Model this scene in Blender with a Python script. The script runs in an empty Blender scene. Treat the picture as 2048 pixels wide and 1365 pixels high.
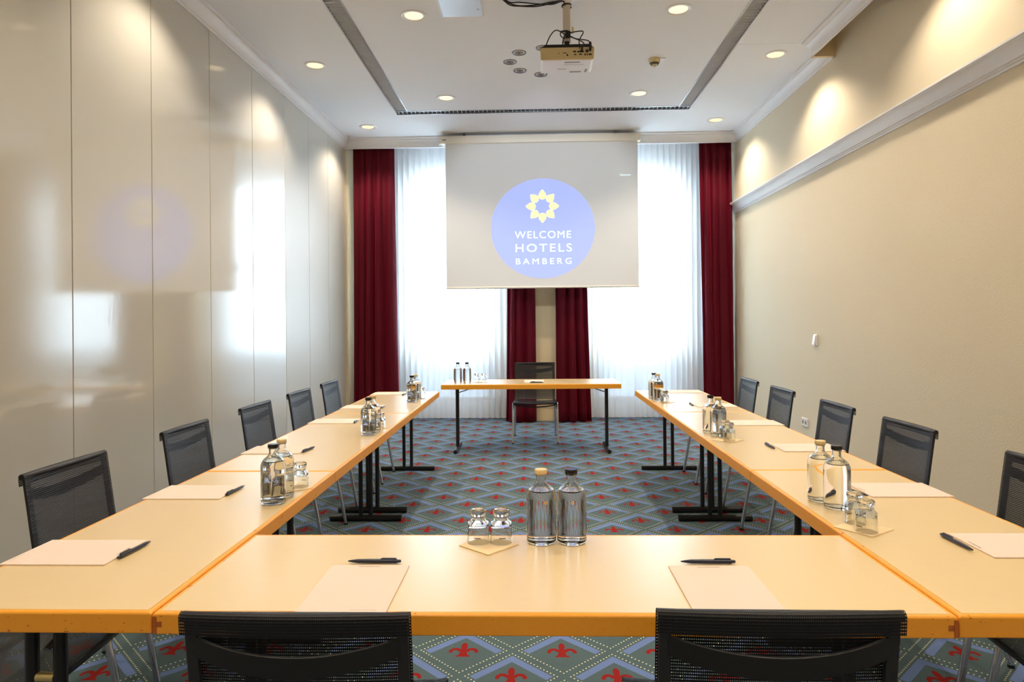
import bpy, bmesh, math, random
from mathutils import Vector, Matrix
C = bpy.context.scene.collection
PI = math.pi
random.seed(4)

# ---------------------------------------------------------------- camera
F_PX, YAW, PITCH, ROLL, CX, CY, EYE = 1362.54, .0323, .0036, -.0095, 1022.4, 635.02, 1.397
c_, s_ = math.cos(YAW), math.sin(YAW)
fw = Vector((-s_*math.cos(PITCH), c_*math.cos(PITCH), math.sin(PITCH)))
r0 = Vector((c_, s_, 0)); u0 = r0.cross(fw)
rt = r0*math.cos(ROLL)+u0*math.sin(ROLL); up = -r0*math.sin(ROLL)+u0*math.cos(ROLL)
cd = bpy.data.cameras.new('camera'); cam = bpy.data.objects.new('camera', cd); C.objects.link(cam)
cam.matrix_world = Matrix(((rt.x, up.x, -fw.x, 0), (rt.y, up.y, -fw.y, 0), (rt.z, up.z, -fw.z, EYE), (0, 0, 0, 1)))
cd.sensor_width = 36; cd.lens = F_PX*36/2048
cd.shift_x = (1024-CX)/2048; cd.shift_y = (CY-682.5)/2048
cd.clip_start = .05
bpy.context.scene.camera = cam

# ---------------------------------------------------------------- world, light, exposure
SKY, SPOT, EXPO = 18.0, 66.0, 0.50
w = bpy.data.worlds.new('world'); bpy.context.scene.world = w; w.use_nodes = True
bg = w.node_tree.nodes['Background']; bg.inputs[1].default_value = SKY
_n, _l = w.node_tree.nodes, w.node_tree.links
_g = _n.new('ShaderNodeTexCoord'); _s = _n.new('ShaderNodeSeparateXYZ'); _m = _n.new('ShaderNodeMapRange'); _x = _n.new('ShaderNodeMix'); _x.data_type = 'RGBA'
_m.inputs['From Min'].default_value = -.12; _m.inputs['From Max'].default_value = .10
_l.new(_g.outputs['Generated'], _s.inputs[0]); _l.new(_s.outputs[2], _m.inputs[0]); _l.new(_m.outputs[0], _x.inputs[0])
_x.inputs[6].default_value = (.22, .27, .30, 1); _x.inputs[7].default_value = (.62, .83, 1, 1); _l.new(_x.outputs[2], bg.inputs[0])
vs = bpy.context.scene.view_settings
vs.view_transform = 'Standard'; vs.look = 'None'; vs.gamma = 1; vs.use_curve_mapping = False; vs.exposure = EXPO
for x, z, ww, hh in ((-1.19, 1.82, 1.2, 3.4), (1.5, 1.82, 1.2, 3.4)):        # sampling portals in the two window openings
    ld = bpy.data.lights.new('window_portal', 'AREA'); ld.shape = 'RECTANGLE'; ld.size = ww; ld.size_y = hh
    lo = bpy.data.objects.new('window_portal', ld); C.objects.link(lo); lo.location = (x, 10.02, z); lo.rotation_euler = (-PI/2, 0, 0)
    ld.cycles.is_portal = True

# ---------------------------------------------------------------- material helpers
def lin(r, g, b):
    f = lambda v: (v/255/12.92) if v/255 <= .04045 else ((v/255+.055)/1.055)**2.4
    return (f(r), f(g), f(b), 1)
def mat(name, col, rough=.5, metal=0, spec=.5, **k):
    m = bpy.data.materials.new(name); m.use_nodes = True
    b = m.node_tree.nodes['Principled BSDF']
    b.inputs['Base Color'].default_value = col; b.inputs['Roughness'].default_value = rough
    b.inputs['Metallic'].default_value = metal; b.inputs['Specular IOR Level'].default_value = spec
    for n, v in k.items(): b.inputs[n.replace('_', ' ')].default_value = v
    return m
class NT:
    def __init__(s, m): s.t = m.node_tree; s.b = s.t.nodes['Principled BSDF']; s.o = s.t.nodes['Material Output']
    def n(s, typ, **k):
        x = s.t.nodes.new(typ)
        for a, v in k.items(): setattr(x, a, v)
        return x
    def l(s, a, b): s.t.links.new(a, b)
    def m(s, op, *a, clamp=False):
        x = s.n('ShaderNodeMath', operation=op, use_clamp=clamp)
        for i, v in enumerate(a):
            if isinstance(v, (int, float)): x.inputs[i].default_value = v
            else: s.l(v, x.inputs[i])
        return x.outputs[0]
    def mixc(s, f, a, b):
        x = s.n('ShaderNodeMix', data_type='RGBA')
        for sock, v in ((x.inputs[0], f), (x.inputs[6], a), (x.inputs[7], b)):
            if isinstance(v, (int, float, tuple)): sock.default_value = v
            else: s.l(v, sock)
        return x.outputs[2]
    def coord(s, which='Object'): return s.n('ShaderNodeTexCoord').outputs[which]
    def xyz(s, v):
        x = s.n('ShaderNodeSeparateXYZ'); s.l(v, x.inputs[0]); return x.outputs
    def noise(s, scale, detail=2, vec=None, rough=.5):
        x = s.n('ShaderNodeTexNoise'); x.inputs['Scale'].default_value = scale; x.inputs['Detail'].default_value = detail
        x.inputs['Roughness'].default_value = rough
        if vec is not None: s.l(vec, x.inputs['Vector'])
        return x.outputs[0]
    def map(s, vec, scale):
        x = s.n('ShaderNodeMapping'); x.inputs['Scale'].default_value = scale; s.l(vec, x.inputs[0]); return x.outputs[0]
    def bump(s, h, strength, dist=.001):
        x = s.n('ShaderNodeBump'); x.inputs['Strength'].default_value = strength; x.inputs['Distance'].default_value = dist
        s.l(h, x.inputs['Height']); s.l(x.outputs[0], s.b.inputs['Normal'])
def noisy(m, scale, amt, vecscale=(1, 1, 1), bump=0, coordk='Object'):
    t = NT(m); v = t.map(t.coord(coordk), vecscale); n = t.noise(scale, 4, v)
    c = m.node_tree.nodes['Principled BSDF'].inputs['Base Color'].default_value[:]
    d = tuple(x*(1-amt) for x in c[:3])+(1,); u = tuple(min(1, x*(1+amt)) for x in c[:3])+(1,)
    t.l(t.mixc(n, d, u), t.b.inputs['Base Color'])
    if bump: t.bump(n, bump)
    return m

M = {}
M['ceiling'] = noisy(mat('ceiling_paint', lin(236, 239, 244), .8), 6, .01)
M['trim'] = noisy(mat('white_trim', lin(232, 231, 232), .45), 8, .01)
M['wallpaper'] = mat('beige_wallpaper', lin(222, 206, 174), .75, spec=.3)
t = NT(M['wallpaper']); v = t.map(t.coord(), (1, 60, 160)); n1 = t.noise(3, 3, v); n2 = t.noise(90, 3, t.coord())
h = t.m('ADD', t.m('MULTIPLY', n1, .5), n2)
t.l(t.mixc(n1, lin(217, 204, 176), lin(226, 214, 190)), t.b.inputs['Base Color']); t.bump(h, .5, .0025)
M['beige'] = noisy(mat('beige_paint', lin(220, 200, 160), .7), 10, .03)
def panel_mat(name, rough):
    m = mat(name, lin(200, 197, 187), rough, spec=.5, Coat_Weight=.9, Coat_Roughness=rough, Coat_IOR=1.6)
    t = NT(m); v = t.map(t.coord(), (1, 7, 1.2)); n = t.noise(8, 2, v); n2 = t.noise(260, 2, t.coord())
    b = t.n('ShaderNodeBump'); b.inputs['Strength'].default_value = .07; b.inputs['Distance'].default_value = .002
    t.l(t.m('ADD', n, t.m('MULTIPLY', n2, .08)), b.inputs['Height']); t.l(b.outputs[0], t.b.inputs['Normal']); t.l(b.outputs[0], t.b.inputs['Coat Normal'])
    return m
M['panel'] = panel_mat('satin_panel_laminate', .085)
M['panel_matt'] = panel_mat('matt_panel_laminate', .42)
M['gap'] = noisy(mat('dark_gap', lin(60, 55, 50), .8), 10, .05)
M['black'] = noisy(mat('black_powder_coat', lin(20, 20, 22), .38), 60, .15)
M['dark_grey'] = noisy(mat('dark_grey_frame', lin(46, 46, 48), .45, .3), 60, .1)
M['grey_metal'] = noisy(mat('grey_metal', lin(120, 122, 126), .35, .8), 60, .05)
M['chrome'] = noisy(mat('chrome', lin(205, 205, 208), .12, 1), 20, .02)
M['steel'] = noisy(mat('brushed_aluminium', lin(196, 200, 204), .28, 1), 40, .05)
M['louvre'] = noisy(mat('bright_anodised_aluminium', lin(236, 238, 242), .35, .1), 40, .05)
M['brass'] = noisy(mat('brass_metal', lin(214, 196, 140), .3, .8), 30, .05)
M['white_plastic'] = noisy(mat('white_plastic', lin(236, 236, 238), .35), 20, .01)
M['cream_plastic'] = noisy(mat('cream_plastic', lin(214, 196, 150), .45), 20, .02)
M['grey_plastic'] = noisy(mat('grey_plastic', lin(150, 146, 140), .5), 20, .03)
M['laminate'] = mat('pale_beech_laminate', lin(232, 203, 158), .34, spec=.5, Coat_Weight=1.0, Coat_Roughness=.28)
t = NT(M['laminate']); v = t.map(t.coord(), (3, 90, 90)); n = t.noise(3, 4, v); t.l(t.mixc(n, lin(226, 197, 142), lin(234, 207, 156)), t.b.inputs['Base Color'])
t.bump(t.noise(300, 2, t.coord()), .05, .0005)
M['beech'] = mat('oiled_beech_edge', lin(206, 132, 62), .35)
t = NT(M['beech']); v = t.map(t.coord(), (14, 14, 260)); n = t.noise(4, 5, v); sp = t.noise(150, 2, t.map(t.coord(), (.35, .35, 1)))
cc = t.mixc(n, lin(240, 152, 36), lin(252, 182, 62)); t.l(t.mixc(t.m('GREATER_THAN', sp, .71), cc, lin(190, 112, 36)), t.b.inputs['Base Color'])
M['beech_end'] = noisy(mat('beech_end_grain', lin(176, 96, 40), .5), 120, .15)
M['paper'] = noisy(mat('cream_paper', lin(230, 210, 196), .7, spec=.2), 30, .01)
M['ink'] = noisy(mat('grey_print_ink', lin(84, 80, 72), .8), 30, .05)
M['green_ink'] = noisy(mat('green_print_ink', lin(90, 130, 70), .8), 30, .05)
M['pen'] = noisy(mat('navy_pen_plastic', lin(26, 32, 58), .3), 30, .05)
M['napkin'] = noisy(mat('cream_napkin_paper', lin(240, 214, 172), .85, spec=.1), 60, .03)
M['cork'] = noisy(mat('pale_wood_stopper', lin(224, 196, 144), .5), 80, .08)
M['stopper'] = noisy(mat('black_stopper', lin(18, 18, 24), .25), 50, .1)
M['flower'] = noisy(mat('yellow_print', lin(240, 190, 20), .5), 50, .03)
M['brown_print'] = noisy(mat('brown_print', lin(110, 76, 40), .5), 50, .05)
def glassm(name, ior, col=(1, 1, 1, 1)):
    m = bpy.data.materials.new(name); m.use_nodes = True; t = NT(m); t.t.nodes.remove(t.b)
    g = t.n('ShaderNodeBsdfGlass'); g.inputs['IOR'].default_value = ior; g.inputs['Roughness'].default_value = 0
    n = t.n('ShaderNodeTexNoise'); n.inputs['Scale'].default_value = 5
    mx = t.n('ShaderNodeMix', data_type='RGBA'); mx.inputs[6].default_value = col; mx.inputs[7].default_value = tuple(c*.985 for c in col[:3])+(1,)
    t.l(n.outputs[0], mx.inputs[0]); t.l(mx.outputs[2], g.inputs['Color']); t.l(g.outputs[0], t.o.inputs[0]); return m
M['glass'] = glassm('clear_glass', 1.45, (.985, .995, .99, 1)); M['water'] = glassm('still_water', .93)   # water lies against glass: index relative to the glass around it
M['velvet'] = mat('burgundy_velvet', lin(84, 2, 23), .7, spec=.2, Sheen_Weight=.5, Sheen_Roughness=.4, Sheen_Tint=lin(230, 40, 90))
noisy(M['velvet'], 40, .06)
# sheer voile: part open weave, part light-scattering thread
m = bpy.data.materials.new('white_voile'); m.use_nodes = True; t = NT(m); t.t.nodes.remove(t.b)
tr = t.n('ShaderNodeBsdfTransparent'); tl = t.n('ShaderNodeBsdfTranslucent'); df = t.n('ShaderNodeBsdfDiffuse')
tl.inputs[0].default_value = (.93, .93, .93, 1); df.inputs[0].default_value = (.9, .9, .9, 1)
a = t.n('ShaderNodeMixShader'); a.inputs[0].default_value = .42; t.l(tl.outputs[0], a.inputs[1]); t.l(df.outputs[0], a.inputs[2])
b2 = t.n('ShaderNodeMixShader'); nz = t.noise(400, 1, t.coord()); t.l(t.m('ADD', t.m('MULTIPLY', nz, .06), .90), b2.inputs[0])
t.l(tr.outputs[0], b2.inputs[1]); t.l(a.outputs[0], b2.inputs[2]); t.l(b2.outputs[0], t.o.inputs[0]); M['voile'] = m
m = m.copy(); m.name = 'voile_hem'; M['voile_hem'] = m
for nd in m.node_tree.nodes:
    if nd.type == 'MATH' and nd.operation == 'ADD': nd.inputs[1].default_value = .95
M['screen'] = noisy(mat('matt_screen_fabric', lin(222, 224, 226), .85, spec=.1), 30, .01)
M['screen_case'] = noisy(mat('screen_housing', lin(228, 222, 210), .4), 20, .01)
def proj(name, c, e):
    m = mat(name, c, .85, spec=.1); b = m.node_tree.nodes['Principled BSDF']
    b.inputs['Emission Color'].default_value = c; b.inputs['Emission Strength'].default_value = e; return m
M['p_blue'] = proj('projected_lavender', lin(150, 163, 228), .58); M['p_yellow'] = proj('projected_yellow', lin(246, 240, 170), .55)
M['p_white'] = proj('projected_white', lin(226, 246, 255), .62)
M['lamp'] = mat('warm_lamp_glow', (0, 0, 0, 1), .5); b = M['lamp'].node_tree.nodes['Principled BSDF']
t = NT(M['lamp']); vo = t.n('ShaderNodeTexVoronoi'); vo.inputs['Scale'].default_value = 70; t.l(t.coord(), vo.inputs['Vector'])
t.l(t.mixc(vo.outputs[0], (1, .86, .56, 1), (1, .72, .36, 1)), t.b.inputs['Emission Color']); t.b.inputs['Emission Strength'].default_value = 1.0
M['pane'] = glassm('window_glass', 1.0)
gl = [n for n in M['pane'].node_tree.nodes if n.type == 'BSDF_GLASS'][0]; gl.inputs['IOR'].default_value = 1.02
# mesh fabric of the chairs: woven net, UV in metres
m = mat('black_net_fabric', lin(22, 24, 30), .48, spec=.4); t = NT(m)
uv = t.xyz(t.coord('UV'))
row = t.m('FRACT', t.m('DIVIDE', uv[1], .0066)); colu = t.m('FRACT', t.m('DIVIDE', uv[0], .0042))
hole = t.m('MULTIPLY', t.m('GREATER_THAN', row, .68), t.m('GREATER_THAN', colu, .5))
t.l(t.m('SUBTRACT', 1, t.m('MULTIPLY', hole, .93)), t.b.inputs['Alpha'])
rb = t.m('SINE', t.m('MULTIPLY', row, 2*PI)); t.bump(rb, .35, .0015)
t.l(t.mixc(row, lin(8, 9, 13), lin(26, 29, 38)), t.b.inputs['Base Color']); M['net'] = m

# carpet: diagonal lozenges, dotted outlines, half-lozenge bands and fleur-de-lis
m = mat('patterned_carpet', lin(112, 122, 112), .95, spec=.05); t = NT(m); P = .414
o = t.xyz(t.coord()); X = t.m('ADD', o[0], .307); Y = t.m('SUBTRACT', o[1], 2.877)
def cell(v): return t.m('SUBTRACT', t.m('MULTIPLY', t.m('FRACT', t.m('ADD', t.m('DIVIDE', v, P), 40.5)), P), P/2)
U = cell(t.m('ADD', X, Y)); V = cell(t.m('SUBTRACT', Y, X))
dx = t.m('MULTIPLY', t.m('SUBTRACT', U, V), .5); dy = t.m('MULTIPLY', t.m('ADD', U, V), .5); ax = t.m('ABSOLUTE', dx)
aU, aV = t.m('ABSOLUTE', U), t.m('ABSOLUTE', V)
mx = t.m('MAXIMUM', U, V)
band = t.m('MULTIPLY', t.m('MULTIPLY', t.m('GREATER_THAN', mx, .112), t.m('LESS_THAN', mx, .163)), t.m('GREATER_THAN', t.m('MINIMUM', U, V), -.163))
def dots(a, bb):      # dots along |a| = .18, spaced in b
    st = .0258; g = t.m('SUBTRACT', t.m('FRACT', t.m('ADD', t.m('DIVIDE', bb, st), .5)), .5)
    d2 = t.m('ADD', t.m('POWER', t.m('SUBTRACT', t.m('ABSOLUTE', a), .1806), 2), t.m('POWER', t.m('MULTIPLY', g, st), 2))
    return t.m('MULTIPLY', t.m('LESS_THAN', d2, .0045**2), t.m('LESS_THAN', t.m('ABSOLUTE', bb), .184))
dt = t.m('MAXIMUM', dots(U, V), dots(V, U))
def ell(cx, cy, rx, ry):
    return t.m('LESS_THAN', t.m('ADD', t.m('POWER', t.m('DIVIDE', t.m('SUBTRACT', ax, cx), rx), 2), t.m('POWER', t.m('DIVIDE', t.m('SUBTRACT', dy, cy), ry), 2)), 1)
petal = ell(0, .035, .0135, .032)
stem = t.m('MULTIPLY', t.m('LESS_THAN', ax, t.m('ADD', .0095, t.m('MULTIPLY', t.m('ABSOLUTE', t.m('SUBTRACT', dy, .002)), .24))), t.m('MULTIPLY', t.m('LESS_THAN', dy, .015), t.m('GREATER_THAN', dy, t.m('SUBTRACT', -.056, t.m('MULTIPLY', ax, -.5)))))
rr = t.m('SQRT', t.m('ADD', t.m('POWER', t.m('SUBTRACT', ax, .034), 2), t.m('POWER', t.m('MULTIPLY', t.m('ADD', dy, .012), .85), 2)))
arm = t.m('MULTIPLY', t.m('LESS_THAN', t.m('ABSOLUTE', t.m('SUBTRACT', rr, .020)), .0085), t.m('GREATER_THAN', dy, -.012))
tip = ell(.054, -.012, .0085, .009)
foot = ell(.020, -.048, .010, .007)
fl = t.m('MAXIMUM', t.m('MAXIMUM', t.m('MAXIMUM', petal, stem), t.m('MAXIMUM', arm, tip)), foot)
nz = t.noise(220, 3, t.coord()); nb = t.noise(2.2, 2, t.coord())
base = t.mixc(nz, lin(54, 73, 80), lin(104, 123, 126))
base = t.mixc(band, base, t.mixc(nz, lin(86, 108, 162), lin(126, 147, 192)))
base = t.mixc(fl, base, t.mixc(nz, lin(124, 26, 28), lin(158, 46, 40)))
base = t.mixc(dt, base, lin(250, 244, 205))
t.l(base, t.b.inputs['Base Color']); t.bump(nz, .6, .003); M['carpet'] = m

# ---------------------------------------------------------------- mesh helpers
class MB:
    def __init__(s): s.v = []; s.f = []; s.uv = None
    def add(s, vs_, fs):
        k = len(s.v); s.v += [tuple(v) for v in vs_]; s.f += [tuple(i+k for i in f) for f in fs]; return s
    def box(s, x0, x1, y0, y1, z0, z1):
        return s.add([(x0, y0, z0), (x1, y0, z0), (x1, y1, z0), (x0, y1, z0), (x0, y0, z1), (x1, y0, z1), (x1, y1, z1), (x0, y1, z1)],
                     [(0, 3, 2, 1), (4, 5, 6, 7), (0, 1, 5, 4), (1, 2, 6, 5), (2, 3, 7, 6), (3, 0, 4, 7)])
    def tube(s, pts, r, n=12, cap=True, flat=1.0):
        pts = [Vector(p) for p in pts]; rs = r if isinstance(r, (list, tuple)) else [r]*len(pts)
        k = len(s.v); ref = None; rings = []
        for i, p in enumerate(pts):
            d = (pts[min(i+1, len(pts)-1)]-pts[max(i-1, 0)]).normalized()
            if ref is None: ref = Vector((0, 0, 1)) if abs(d.z) < .9 else Vector((1, 0, 0))
            a = d.cross(ref).normalized(); b = a.cross(d).normalized(); ref = b
            rings.append([p+a*math.cos(2*PI*j/n)*rs[i]+b*math.sin(2*PI*j/n)*rs[i]*flat for j in range(n)])
        vs_ = [v for rg in rings for v in rg]; fs = []
        for i in range(len(pts)-1):
            for j in range(n): fs.append((i*n+j, i*n+(j+1) % n, (i+1)*n+(j+1) % n, (i+1)*n+j))
        if cap: fs += [tuple(range(n))[::-1], tuple((len(pts)-1)*n+j for j in range(n))]
        return s.add(vs_, fs)
    def lathe(s, prof, n=40, loc=(0, 0, 0), close=False):
        vs_ = []; fs = []; idx = []
        for r, z in prof:
            if r < 1e-6: idx.append([len(vs_)]); vs_.append((loc[0], loc[1], loc[2]+z))
            else:
                idx.append(list(range(len(vs_), len(vs_)+n)))
                vs_ += [(loc[0]+r*math.cos(2*PI*j/n), loc[1]+r*math.sin(2*PI*j/n), loc[2]+z) for j in range(n)]
        pr = list(zip(idx, idx[1:]))+([(idx[-1], idx[0])] if close else [])
        for a, b in pr:
            for j in range(n):
                j2 = (j+1) % n
                if len(a) == 1 and len(b) == 1: continue
                if len(a) == 1: fs.append((a[0], b[j2], b[j]))
                elif len(b) == 1: fs.append((a[j], a[j2], b[0]))
                else: fs.append((a[j], a[j2], b[j2], b[j]))
        return s.add(vs_, fs)
    def prism(s, poly, axis, a, b):      # polygon in the two other axes, extruded along axis from a to b
        n = len(poly)
        def P3(p, t_): return {0: (t_, p[0], p[1]), 1: (p[0], t_, p[1]), 2: (p[0], p[1], t_)}[axis]
        vs_ = [P3(p, a) for p in poly]+[P3(p, b) for p in poly]
        return s.add(vs_, [tuple(range(n))[::-1], tuple(range(n, 2*n))]+[(i, (i+1) % n, n+(i+1) % n, n+i) for i in range(n)])
    def grid(s, fn, nu, nv, uvfn=None):
        k = len(s.v); vs_ = [fn(i/nu, j/nv) for j in range(nv+1) for i in range(nu+1)]
        fs = [(j*(nu+1)+i, j*(nu+1)+i+1, (j+1)*(nu+1)+i+1, (j+1)*(nu+1)+i) for j in range(nv) for i in range(nu)]
        s.add(vs_, fs)
        if uvfn: s.uv = (s.uv or {}); s.uv.update({k+j*(nu+1)+i: uvfn(i/nu, j/nv) for j in range(nv+1) for i in range(nu+1)})
        return s
    def build(s, name, m, parent=None, smooth=None, bevel=0, solid=0, seg=2, loc=None, rz=None):
        me = bpy.data.meshes.new(name); me.from_pydata(s.v, [], s.f); me.update()
        bm = bmesh.new(); bm.from_mesh(me); bmesh.ops.recalc_face_normals(bm, faces=bm.faces); bm.to_mesh(me); bm.free()
        if s.uv:
            ul = me.uv_layers.new(name='UVMap')
            for lp in me.loops: ul.data[lp.index].uv = s.uv.get(lp.vertex_index, (0, 0))
        for mm in (m if isinstance(m, list) else [m]): me.materials.append(mm)
        ob = bpy.data.objects.new(name, me); C.objects.link(ob)
        if smooth is not None:
            if smooth >= 180: me.shade_smooth()
            else:
                me.shade_smooth()
                try: me.set_sharp_from_angle(angle=math.radians(smooth))
                except Exception: pass
        if bevel:
            bv = ob.modifiers.new('bevel', 'BEVEL'); bv.width = bevel; bv.segments = seg; bv.limit_method = 'ANGLE'
        if solid:
            so = ob.modifiers.new('solid', 'SOLIDIFY'); so.thickness = solid; so.offset = 0
        if parent: ob.parent = parent
        if loc: ob.location = loc
        if rz is not None: ob.rotation_euler = (0, 0, rz)
        return ob
def tag(o, label, cat, group=None):
    o['label'] = label; o['category'] = cat
    if group: o['group'] = group
    return o
def thing(name, label, cat, loc=(0, 0, 0), rz=0, group=None):
    o = bpy.data.objects.new(name, None); C.objects.link(o); o.location = loc; o.rotation_euler = (0, 0, rz)
    o.empty_display_size = .1
    return tag(o, label, cat, group)
def struct(o): o['kind'] = 'structure'; return o
def kids(o): return list(o.children)
def dup(root, loc, rz, label, group=None):
    def cp(o, par):
        c = o.copy(); C.objects.link(c); c.parent = par
        for k in kids(o): cp(k, c)
        return c
    r = cp(root, None); r.location = loc; r.rotation_euler = (0, 0, rz); r['label'] = label
    if group: r['group'] = group
    return r
def text_mb(txt, x0, x1, z0, z1, spacing=1.0, bold=.0):
    """letters as polygons, fitted into the box x0..x1, z0..z1 (in the xz plane)"""
    cu = bpy.data.curves.new('t', 'FONT'); cu.body = txt; cu.space_character = spacing; cu.offset = bold; cu.resolution_u = 4
    ob = bpy.data.objects.new('t', cu); C.objects.link(ob)
    bpy.context.view_layer.update()
    me = bpy.data.meshes.new_from_object(ob.evaluated_get(bpy.context.evaluated_depsgraph_get()))
    vs_ = [v.co.copy() for v in me.vertices]; fs = [tuple(p.vertices) for p in me.polygons]
    bpy.data.objects.remove(ob); bpy.data.curves.remove(cu); bpy.data.meshes.remove(me)
    a0, a1 = min(v.x for v in vs_), max(v.x for v in vs_); b0, b1 = min(v.y for v in vs_), max(v.y for v in vs_)
    q = MB(); q.add([(x0+(v.x-a0)/(a1-a0)*(x1-x0), 0, z0+(v.y-b0)/(b1-b0)*(z1-z0)) for v in vs_], fs); return q

# ---------------------------------------------------------------- room shell
XL, XR, YB, YF, ZC, ZP, ZTOP = -2.56, 2.735, 9.75, -2.6, 3.86, 3.735, 4.3
struct(MB().box(XL-.4, XR+.2, YF-.2, YB+.3, -.12, 0).build('floor', M['carpet']))
XS, YS = 2.535, 6.19                       # near part of the ceiling stops short of the right wall
cl = MB()
for b in ((XL-.1, XR, 8.09, YB), (XL-.15, -1.60, YF, 8.09), (-1.45, 1.71, YF, 7.95), (1.86, XS, YF, YS), (1.86, XR, YS+.006, 8.09)):
    cl.box(b[0], b[1], b[2], b[3], ZC, ZC+.08)
struct(cl.build('ceiling', M['ceiling']))
struct(MB().box(XL-.4, XR+.2, YF-.2, YB+.3, ZTOP, ZTOP+.1).build('ceiling_slab', M['ceiling']))['kind'] = 'structure'
struct(MB().box(XR, XR+.2, YF-.2, YB+.3, 0, ZTOP).build('wall_right', M['wallpaper']))
struct(MB().box(XL-.4, XR+.2, YF-.2, YF, 0, ZTOP).build('wall_front', M['beige']))
# slot above the picture rail: inner face, end face
struct(MB().box(XS-.03, XS, YF, YS, ZC+.08, ZTOP).box(XS, XR, YS, YS+.04, ZP, ZTOP).box(XS, XR, YF, YS, 4.02, ZTOP).build('wall_slot', M['beige']))
# left wall: backing and tall panels
def WLX(y): return -2.538-.0085*(9.15-y)          # the panelled wall stands slightly out of square
wl = struct(MB().prism([(WLX(YF)-.25, YF-.2), (WLX(YF)-.02, YF-.2), (WLX(YB)-.02, YB+.3), (WLX(YB)-.25, YB+.3)], 2, 0, ZTOP).build('wall_left', M['gap']))
ys = [9.12, 8.40, 7.70, 6.97, 6.15, 5.34, 4.55, 3.75, 2.95, 2.15, 1.35, .55, -.25, -1.05, -1.85, YF]
# measured seam positions, far end first
ys = [9.14, 8.42, 7.70, 6.97, 6.17, 5.36, 4.54, 3.745, 2.95, 2.15, 1.35, .55, -.25, -1.05, -1.85, YF]
for i, (a, b) in enumerate(zip(ys, ys[1:])):
    p = MB().prism([(WLX(b)-.02, b+.0035), (WLX(b), b+.0035), (WLX(a), a-.0035), (WLX(a)-.02, a-.0035)], 2, 0, ZP+.01).build('panel', M['panel_matt'] if i < 3 else M['panel'], wl, bevel=.0015); p['kind'] = 'structure'
MB().box(WLX(9.3)-.02, WLX(9.3), 9.14, YB, 0, ZTOP).build('panel', M['beige'], wl)
# back wall with two window openings, pier between the niches
WN = ((-1.76, -.62), (.93, 2.07)); WZ = (.16, 3.46)  # openings carried below the sill to brighten the lower sheers
wb = MB()
xs = [XL-.1, WN[0][0], WN[0][1], WN[1][0], WN[1][1], XR]
for a, b in ((0, 1), (2, 3), (4, 5)): wb.box(xs[a], xs[b], YB, YB+.28, 0, ZTOP)
for a, b in WN: wb.box(a, b, YB, YB+.28, 0, WZ[0]); wb.box(a, b, YB, YB+.28, WZ[1], ZTOP)
struct(wb.build('wall_back', M['ceiling']))
struct(MB().box(-.28, .70, 9.40, YB, 0, ZC).build('wall_pier', M['beige']))
struct(MB().box(-.28, .70, 9.382, 9.40, 0, .18).box(-.28, .70, 9.374, 9.40, .18, .20).build('baseboard_back', M['beige'], bevel=.003))
struct(MB().box(XR-.018, XR, YF, YB, 0, .12).build('baseboard_right', M['trim'], bevel=.003))
for k, (a, b) in enumerate(WN):
    f = MB(); z0, z1 = WZ; y0, y1 = 9.90, 9.96; w_ = .055
    f.box(a, a+w_, y0, y1, z0, z1).box(b-w_, b, y0, y1, z0, z1).box(a, b, y0, y1, z0, z0+w_).box(a, b, y0, y1, z1-w_, z1)
    f.box(a, b, y0-.02, y1, 2.13, 2.29)
    mid = (a+b)/2
    f.box(mid-.045, mid+.045, y0-.015, y1, z0, z1)
    for z in (2.84, 1.57, 1.01): f.box(a, b, y0+.01, y1-.01, z-.013, z+.013)
    fr = struct(f.build('window_%d' % (k+1), M['trim'], bevel=.004))
    q = MB().box(a+.02, b-.02, 9.925, 9.931, z0+.02, z1-.02).build('pane', M['pane'], fr); q['kind'] = 'structure'
    q = MB().box(a-.0, b+.0, YB+.02, YB+.14, 0.985, 1.02).build('window_sill', M['trim'], fr, bevel=.005); q['kind'] = 'structure'
dimming_glass = bpy.data.materials.new('added_dimming_glass'); dimming_glass.use_nodes = True; t = NT(dimming_glass); t.t.nodes.remove(t.b)  # added translucent panes that dim daylight on the lower sheers
tl = t.n('ShaderNodeBsdfTranslucent'); df = t.n('ShaderNodeBsdfDiffuse'); mxs = t.n('ShaderNodeMixShader'); nz = t.noise(60, 1, t.coord()); cc = t.mixc(nz, (.62, .64, .66, 1), (.66, .68, .70, 1))
t.l(cc, tl.inputs[0]); t.l(cc, df.inputs[0]); mxs.inputs[0].default_value = .5; t.l(tl.outputs[0], mxs.inputs[1]); t.l(df.outputs[0], mxs.inputs[2]); t.l(mxs.outputs[0], t.o.inputs[0])
for k, (a, b) in enumerate(WN):
    q = MB().box(a+.02, b-.02, 9.935, 9.941, WZ[0]+.02, 1.01).build('added_dimming_pane', dimming_glass, bpy.data.objects['window_%d' % (k+1)]); q['kind'] = 'structure'
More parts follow.
